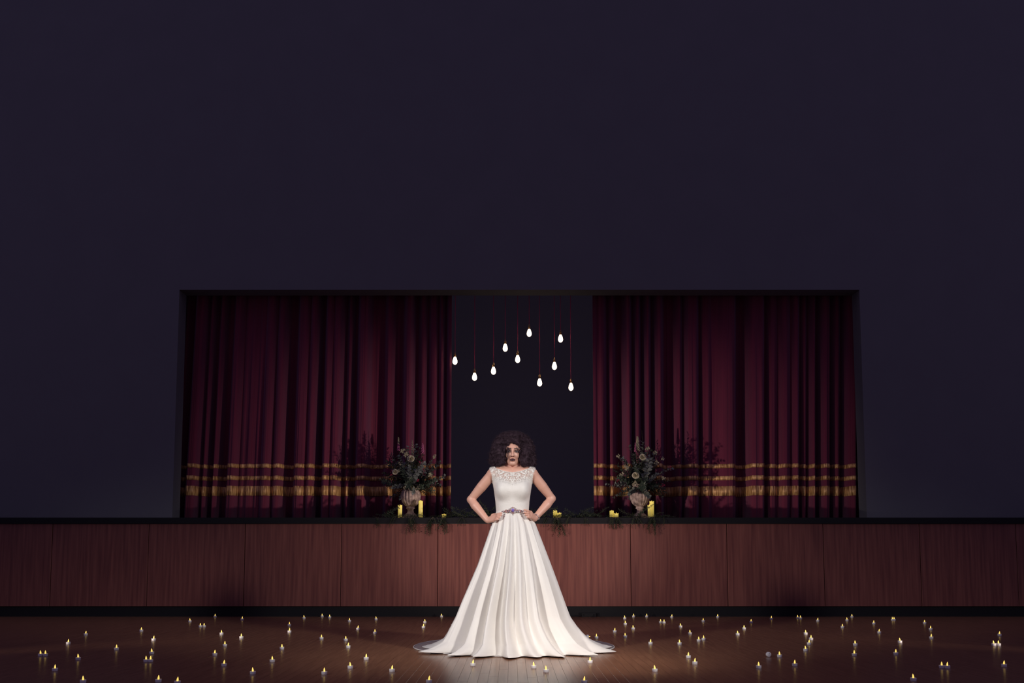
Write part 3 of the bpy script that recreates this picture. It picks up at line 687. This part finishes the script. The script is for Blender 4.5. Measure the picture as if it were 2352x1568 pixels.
r1 = N(lm, 'ShaderNodeMapRange'); r1.inputs[1].default_value = 0.44; r1.inputs[2].default_value = 0.60; r1.inputs[3].default_value = 0.8; r1.inputs[4].default_value = 0.0; LK(lm, vo.outputs['Fac'], r1.inputs[0])
mz = N(lm, 'ShaderNodeMath', operation='MULTIPLY'); LK(lm, absx.outputs[0], mz.inputs[0]); mz.inputs[1].default_value = -0.35
az = N(lm, 'ShaderNodeMath', operation='ADD'); LK(lm, sp.outputs['Z'], az.inputs[0]); LK(lm, mz.outputs[0], az.inputs[1])
r2 = N(lm, 'ShaderNodeMapRange'); r2.inputs[1].default_value = 1.335; r2.inputs[2].default_value = 1.385; LK(lm, az.outputs[0], r2.inputs[0])
ml = N(lm, 'ShaderNodeMath', operation='MULTIPLY'); LK(lm, r1.outputs[0], ml.inputs[0]); LK(lm, r2.outputs[0], ml.inputs[1])
tr = N(lm, 'ShaderNodeBsdfTransparent'); mx = N(lm, 'ShaderNodeMixShader'); LK(lm, ml.outputs[0], mx.inputs[0]); LK(lm, pb.outputs[0], mx.inputs[1]); LK(lm, tr.outputs[0], mx.inputs[2])
LK(lm, mx.outputs[0], nt.nodes['Material Output'].inputs['Surface'])
bp = N(lm, 'ShaderNodeBump'); bp.inputs['Strength'].default_value = 0.35; bp.inputs['Distance'].default_value = 0.004; LK(lm, vo.outputs['Fac'], bp.inputs['Height']); LK(lm, bp.outputs[0], pb.inputs['Normal'])
# neckline piping
def tz_front(x, zz):
    i = np.argmin((V[:,0]-x)**2 + (V[:,2]-zz)**2 + np.where(V[:,1] < 0.0, 0, 1)); return V[i,1]
t = MB(); pts = []
for q in np.linspace(-0.142, 0.142, 31):
    zz = float(np.interp(abs(q), [0, 0.06, 0.10, 0.13, 0.15], [1.457, 1.464, 1.479, 1.489, 1.498])); pts.append((q, tz_front(q, zz) - 0.001, zz))
t.tube(pts, 0.0028, 6); t.build('neckline_trim', M['satin'], bod)

# skirt
rows = [(1178,1140,1214),(1188,1136,1220),(1202,1129.5,1230),(1226,1122,1239),(1260,1110.5,1251.5),(1295,1099,1264),(1330,1085,1276),(1364,1071.5,1287),(1392,1060,1296.5),(1415,1051,1305),(1437,1040,1320),(1455,1031,1335),(1468,1023,1349)]
prof = []
for k, (py, xl, xr) in enumerate(rows):
    pl, pr_ = AT(xl, py, YP), AT(xr, py, YP); a = (pr_.x - pl.x)/2; cxx = (pl.x + pr_.x)/2 - OX
    u = min(1, k/6.0); prof.append((pl.z, cxx, a, a*(0.80 + 0.16*u), a*(0.85 + 0.30*u)))
zl, cl, al, bl, kl = prof[-1]
for zz, ga, gb, gk in ((0.060, 0.055, 0.05, 0.10), (0.032, 0.105, 0.085, 0.2), (0.016, 0.15, 0.11, 0.3), (0.009, 0.185, 0.125, 0.4)):
    prof.append((zz, cl + 0.012*(ga/0.185), al + ga, bl + gb, kl + gk))
# finer rows
zs = np.array([p[0] for p in prof]); par = np.arange(len(prof)); fi = np.linspace(0, len(prof)-1, 90)
PR = np.stack([np.interp(fi, par, [p[c] for p in prof]) for c in range(5)], 1)
nth = 420; th = np.linspace(0, 2*PI, nth, endpoint=False)     # 0 = right side, 3pi/2 = front (-y)
# ridges given by the place they reach at the hem (front), evenly spread behind
fr = [(1030, 1.0), (1072, 0.9), (1112, 1.1), (1172, 1.2), (1214, 0.8), (1252, 0.9), (1300, 1.1), (1340, 0.8)]
ang = []
for px, am in fr:
    q = (px - 1182)/165.0; ang.append((1.5*PI + math.asin(max(-0.985, min(0.985, q))), am))
for k in range(7): ang.append((0.22 + (PI - 0.44)*k/6.0, 0.8))
ang = sorted(((a % (2*PI)), am) for a, am in ang)
aa = np.array([a for a, _ in ang]); am = np.array([b for _, b in ang])
ext = np.concatenate([aa - 2*PI, aa, aa + 2*PI]); exm = np.concatenate([am]*3)
k_ = np.searchsorted(ext, th, side='right') - 1
fr_ = (th - ext[k_])/(ext[k_+1] - ext[k_]); gap = ext[k_+1] - ext[k_]
ph = 2*PI*fr_; Fo = (2*np.power(0.5 + 0.5*np.cos(ph), 1.15) - 1)*(exm[k_]*(1-fr_) + exm[k_+1]*fr_)*np.clip(gap/0.42, 0.45, 1.35)
sec = 0.25*np.sin(23*th + 1.0) + 0.2*np.sin(31*th + 2.2)
VV = []
for i in range(90):
    z_, cxx, a, bf, bb = PR[i]; u = i/89.0
    amp = 0.003 + 0.041*min(1, u*2.2)*a/0.3 + 0.014*max(0, u - 0.7)
    sw = 0.05*math.sin(u*3)*np.sin(3*th)
    Ft = np.interp((th + sw) % (2*PI), np.append(th, 2*PI), np.append(Fo, Fo[0])); St = sec*max(0, min(1, (u - 0.1)*1.5))
    b = np.where(np.sin(th) < 0, bf, bb)
    bl_ = 0.5 - 0.5*np.tanh(np.sin(th)*3); b = bf*bl_ + bb*(1-bl_)
    d = amp*(Ft + 0.10*St) - amp*0.55
    flare = max(0, (u - 0.80)/0.20)
    xx = cxx + (a + d)*np.cos(th); yy = (b + d)*np.sin(th)
    lift = flare*0.015*np.clip(Ft, 0, 1)*(1 if i > 60 else 1) + (0.007*flare*(0.5+0.5*np.sin(9*th+1)) if flare > 0 else 0)
    zz = z_ + (lift*np.clip((z_)/0.02, 0.35, 1) if flare > 0 else 0)
    VV.append(np.stack([xx, yy, np.full(nth, 0.0) + zz], 1))
VV = np.concatenate(VV); i = np.arange(nth); j = (i+1) % nth
FQ = np.concatenate([np.stack([r*nth+i, (r+1)*nth+i, (r+1)*nth+j, r*nth+j], 1) for r in range(89)])
sk = np_mesh('skirt', VV, FQ, M['satin'], person)
s_ = sk.modifiers.new('thickness', 'SOLIDIFY'); s_.thickness = 0.003; s_.offset = -1

# sheer train lying round the hem, with its corded edge
tm = mat('sheer_organza', (0.75, 0.72, 0.74), 0.5); pb = tm.node_tree.nodes['Principled BSDF']
tr = N(tm, 'ShaderNodeBsdfTransparent'); mx = N(tm, 'ShaderNodeMixShader'); mx.inputs[0].default_value = 0.62
LK(tm, pb.outputs[0], mx.inputs[1]); LK(tm, tr.outputs[0], mx.inputs[2]); LK(tm, mx.outputs[0], tm.node_tree.nodes['Material Output'].inputs['Surface'])
pL, pR = GR(953, 1483), GR(1411, 1486); pF = GR(1180, 1513.5); pBk = GR(1180, 1463)
tcx = (pL.x + pR.x)/2 - OX; tax = (pR.x - pL.x)/2; cy0 = (pL.y + pR.y)/2 - YP; fy = pF.y - YP + 0.16; by = pBk.y - YP
th2 = np.linspace(0, 2*PI, 160, endpoint=False)
rim = []
for a in th2:
    s = math.sin(a); yy = cy0 + (by - cy0)*s if s > 0 else cy0 + (cy0 - fy)*s
    rim.append((tcx + tax*math.cos(a), yy))
VT = []
for q, z_ in ((0.45, 0.030), (0.65, 0.022), (0.82, 0.012), (0.93, 0.007), (1.0, 0.005)):
    for k, (x_, y_) in enumerate(rim):
        VT.append((tcx + (x_ - tcx)*q, cy0*q + (y_ - cy0*1.0)*q + (0 if q == 1 else cy0*(1-q)) if False else cy0 + (y_ - cy0)*q, z_ + 0.004*math.sin(7*th2[k] + 3*q)*(1-q)*2))
FT = [(r*160+k, r*160+(k+1) % 160, (r+1)*160+(k+1) % 160, (r+1)*160+k) for r in range(4) for k in range(160)]
trn = np_mesh('train', np.array(VT), np.array(FT), tm, person)
t = MB(); ring = [(x_, y_, 0.006) for x_, y_ in rim]; t.tube(ring + [ring[0]], 0.0045, 6); t.build('train_edge', M['satin'], trn)

# belt of crystals
belt = MB(); pts = []
for k in range(25):
    x_ = -0.085 + 0.18*k/24; p = LP(1177 + x_/0.00362, 1175.5 - 1.2*math.sin(k/24*PI) , 0); pts.append((x_, -0.108*math.sqrt(max(0, 1-(x_/0.145)**2)) - 0.004, p[2]))
belt.tube(pts, [0.006]*25, 8); bo = belt.build('belt', M['crystal'], person)
rng = random.Random(4)
for k in range(25):
    x_, y_, z_ = pts[k]; u = abs(k - 12.5)/12.5
    for zz in ((0,) if u > 0.7 else (-0.006, 0.006)):
        t = MB(); r_ = rng.uniform(0.005, 0.008); t.ell((x_, y_ - 0.006, z_ + zz + rng.uniform(-.002, .002)), (r_, 0.005, r_), 7, 4)
        t.build('gem', M[rng.choice(['crystal', 'crystal', 'crystal_pink', 'silver'])], bo, False)
cx_ = (1178-1177)*0.00362; zc = LP(1178, 1173, 0)[2]
t = MB(); t.ell((cx_, -0.120, zc), (0.012, 0.007, 0.015), 10, 6); t.build('gem', M['crystal_violet'], bo, False)
for k in range(12):
    a = 2*PI*k/12; t = MB(); t.ell((cx_ + 0.026*math.cos(a), -0.116, zc + 0.022*math.sin(a)), (0.0065, 0.005, 0.0065), 7, 4); t.build('gem', M['crystal' if k % 3 else 'crystal_pink'], bo, False)
t = MB(); t.ell((cx_, -0.117, zc - 0.034), (0.004, 0.004, 0.009), 7, 4); t.build('gem', M['crystal'], bo, False)
# bracelet on the wrist
wp = WRp*0.92 + ER*0.08; axd = Vector(WRp - ER).normalized(); u = axd.orthogonal().normalized(); v = axd.cross(u)
t = MB(); t.tube([Vector(wp) + (u*math.cos(q*2*PI/24) + v*math.sin(q*2*PI/24))*0.0285 for q in range(25)], 0.0035, 6); br = t.build('bracelet', M['silver'], person)
for q in range(12):
    t = MB(); t.ell(Vector(wp) + (u*math.cos(q*2*PI/12) + v*math.sin(q*2*PI/12))*0.031, (0.0045,)*3, 7, 4); t.build('bead', M['crystal'], br)

# hair: volume of curls round the head
Hf = np.ones(shape, np.float32)
for px, py, dy, r in ((1178,1025,0.06,30),(1151,1026,0.03,20),(1204,1025,0.03,20),(1145,1043,0.05,20),(1210,1042,0.05,18),(1145,1057,0.06,19),(1211,1058,0.06,18),(1144,1064,0.07,14),(1217,1064,0.06,12),
                      (1165,1013,0.0,20),(1188,1012,0.0,20),(1202,1012,0.02,12),(1156,1014,0.0,13),(1177,1050,0.12,24),(1151,1040,-0.04,13),(1206,1042,-0.04,13),(1152,1056,-0.03,12),(1205,1058,-0.03,12),(1168,1008,-0.035,13),(1188,1008,-0.035,13)):
    c = LP(px, py, dy); r_ = r*0.00362; ellip(Hf, c, (r_, r_*0.85, r_), 0.02)
# face opening
fo = np.ones(shape, np.float32)
ellip(fo, (HX, -0.11, 1.605), (0.054, 0.115, 0.104), 0.001)
cone(fo, (HX, -0.11, 1.56), (HX, -0.11, 1.44), 0.060, 0.075, 0.01); cone(fo, (HX, -0.04, 1.54), (HX, -0.04, 1.45), 0.055, 0.07, 0.01)
rs = np.random.RandomState(3)
nzz = rs.randn(*[s//5 + 2 for s in shape]).astype(np.float32)
up = np.repeat(np.repeat(np.repeat(nzz, 5, 0), 5, 1), 5, 2)[:shape[0], :shape[1], :shape[2]]
zi = np.searchsorted(gz, 1.42)
blk = up[:, :, zi:].copy()
for axn in range(3):
    c0 = np.cumsum(blk, axis=axn); sh = [slice(None)]*3; sh2 = [slice(None)]*3; sh[axn] = slice(5, None); sh2[axn] = slice(0, -5)
    o_ = blk.copy(); mid = [slice(None)]*3; mid[axn] = slice(2, blk.shape[axn]-3); o_[tuple(mid)] = (c0[tuple(sh)] - c0[tuple(sh2)])/5; blk = o_
Hf[:, :, zi:] += blk*0.009; Hf[:, :, :zi] = 1
Hf = -smin(-Hf, fo, 0.006)
V, Q = surface_net(Hf)
hair = np_mesh('hair', V, Q, M['hair'], person)
# curls growing from it
tri = V[Q]; nr = np.cross(tri[:,2]-tri[:,0], tri[:,3]-tri[:,1]); nr /= (np.linalg.norm(nr, axis=1, keepdims=True) + 1e-9)
hc = np.array([HX, 0.03, 1.62])
pick = rs.choice(len(Q), 9000, replace=False); CV = []; CF = []; nseg, ns = 11, 3
for k in pick:
    p = tri[k].mean(axis=0); n = nr[k]; out = p - hc; out /= np.linalg.norm(out)
    if n @ out < 0: n = -n*0.2 + out
    inface = abs(p[0]-HX) < 0.06 and p[1] < -0.02 and p[2] < 1.68
    d = n*0.6 + out*0.5 + rs.randn(3)*0.35 + np.array([0, 0, -0.25]); d /= np.linalg.norm(d)
    L = rs.uniform(0.012, 0.030)*(0.45 if inface else 1.0)
    a1 = np.cross(d, [0.3, 0.2, 0.9]); a1 /= np.linalg.norm(a1); a2 = np.cross(d, a1)
    t = np.linspace(0, 1, nseg); rr = rs.uniform(0.003, 0.0055); ph0 = rs.uniform(0, 6.28); tw = rs.uniform(9, 16)
    c = p[None] - d[None]*0.004 + d[None]*(t*L)[:,None] + a1[None]*(rr*np.cos(ph0 + tw*t))[:,None] + a2[None]*(rr*np.sin(ph0 + tw*t))[:,None]
    wd = 0.0009*(1.15 - t)
    base = len(CV)*nseg*ns
    ring_ = np.stack([c + (a1*math.cos(q) + a2*math.sin(q))[None]*wd[:,None] + d[None]*(0.3*wd*math.cos(q))[:,None] for q in (0, 2.09, 4.19)], 1)
    CV.append(ring_.reshape(-1, 3))
    i = np.arange(nseg-1)[:,None]*ns; q = np.arange(ns)[None]
    CF.append(np.stack([base + i + q, base + i + (q+1) % ns, base + i + ns + (q+1) % ns, base + i + ns + q], -1).reshape(-1, 4))
cu = np_mesh('curls', np.concatenate(CV), np.concatenate(CF), M['hair'], hair); cu['kind'] = 'stuff'
# loose wisps falling over the sides of the face
wr = random.Random(9)
for k in range(16):
    px, y0, y1 = ((1167, 1026, 1062), (1170, 1028, 1054), (1191, 1024, 1048))[(0, 1, 0, 2)[k % 4]]
    px += wr.uniform(-2.6, 2.6); y1 += wr.uniform(-6, 4); dpt = -0.098 if abs(px - 1177.5) < 10 else -0.085
    a, b = LP(px, y0, dpt), LP(px + wr.uniform(-2, 2), y1, dpt); t = MB(); p0 = wr.uniform(0, 6)
    t.tube([Vector(a).lerp(Vector(b), q/20) + Vector((0.0035*math.sin(q*0.55 + p0), 0.004*math.cos(q*0.55 + p0), 0)) for q in range(21)], [0.0016*(1.1 - q/21) for q in range(21)], 4); t.build('wisp', M['hair'], hair)
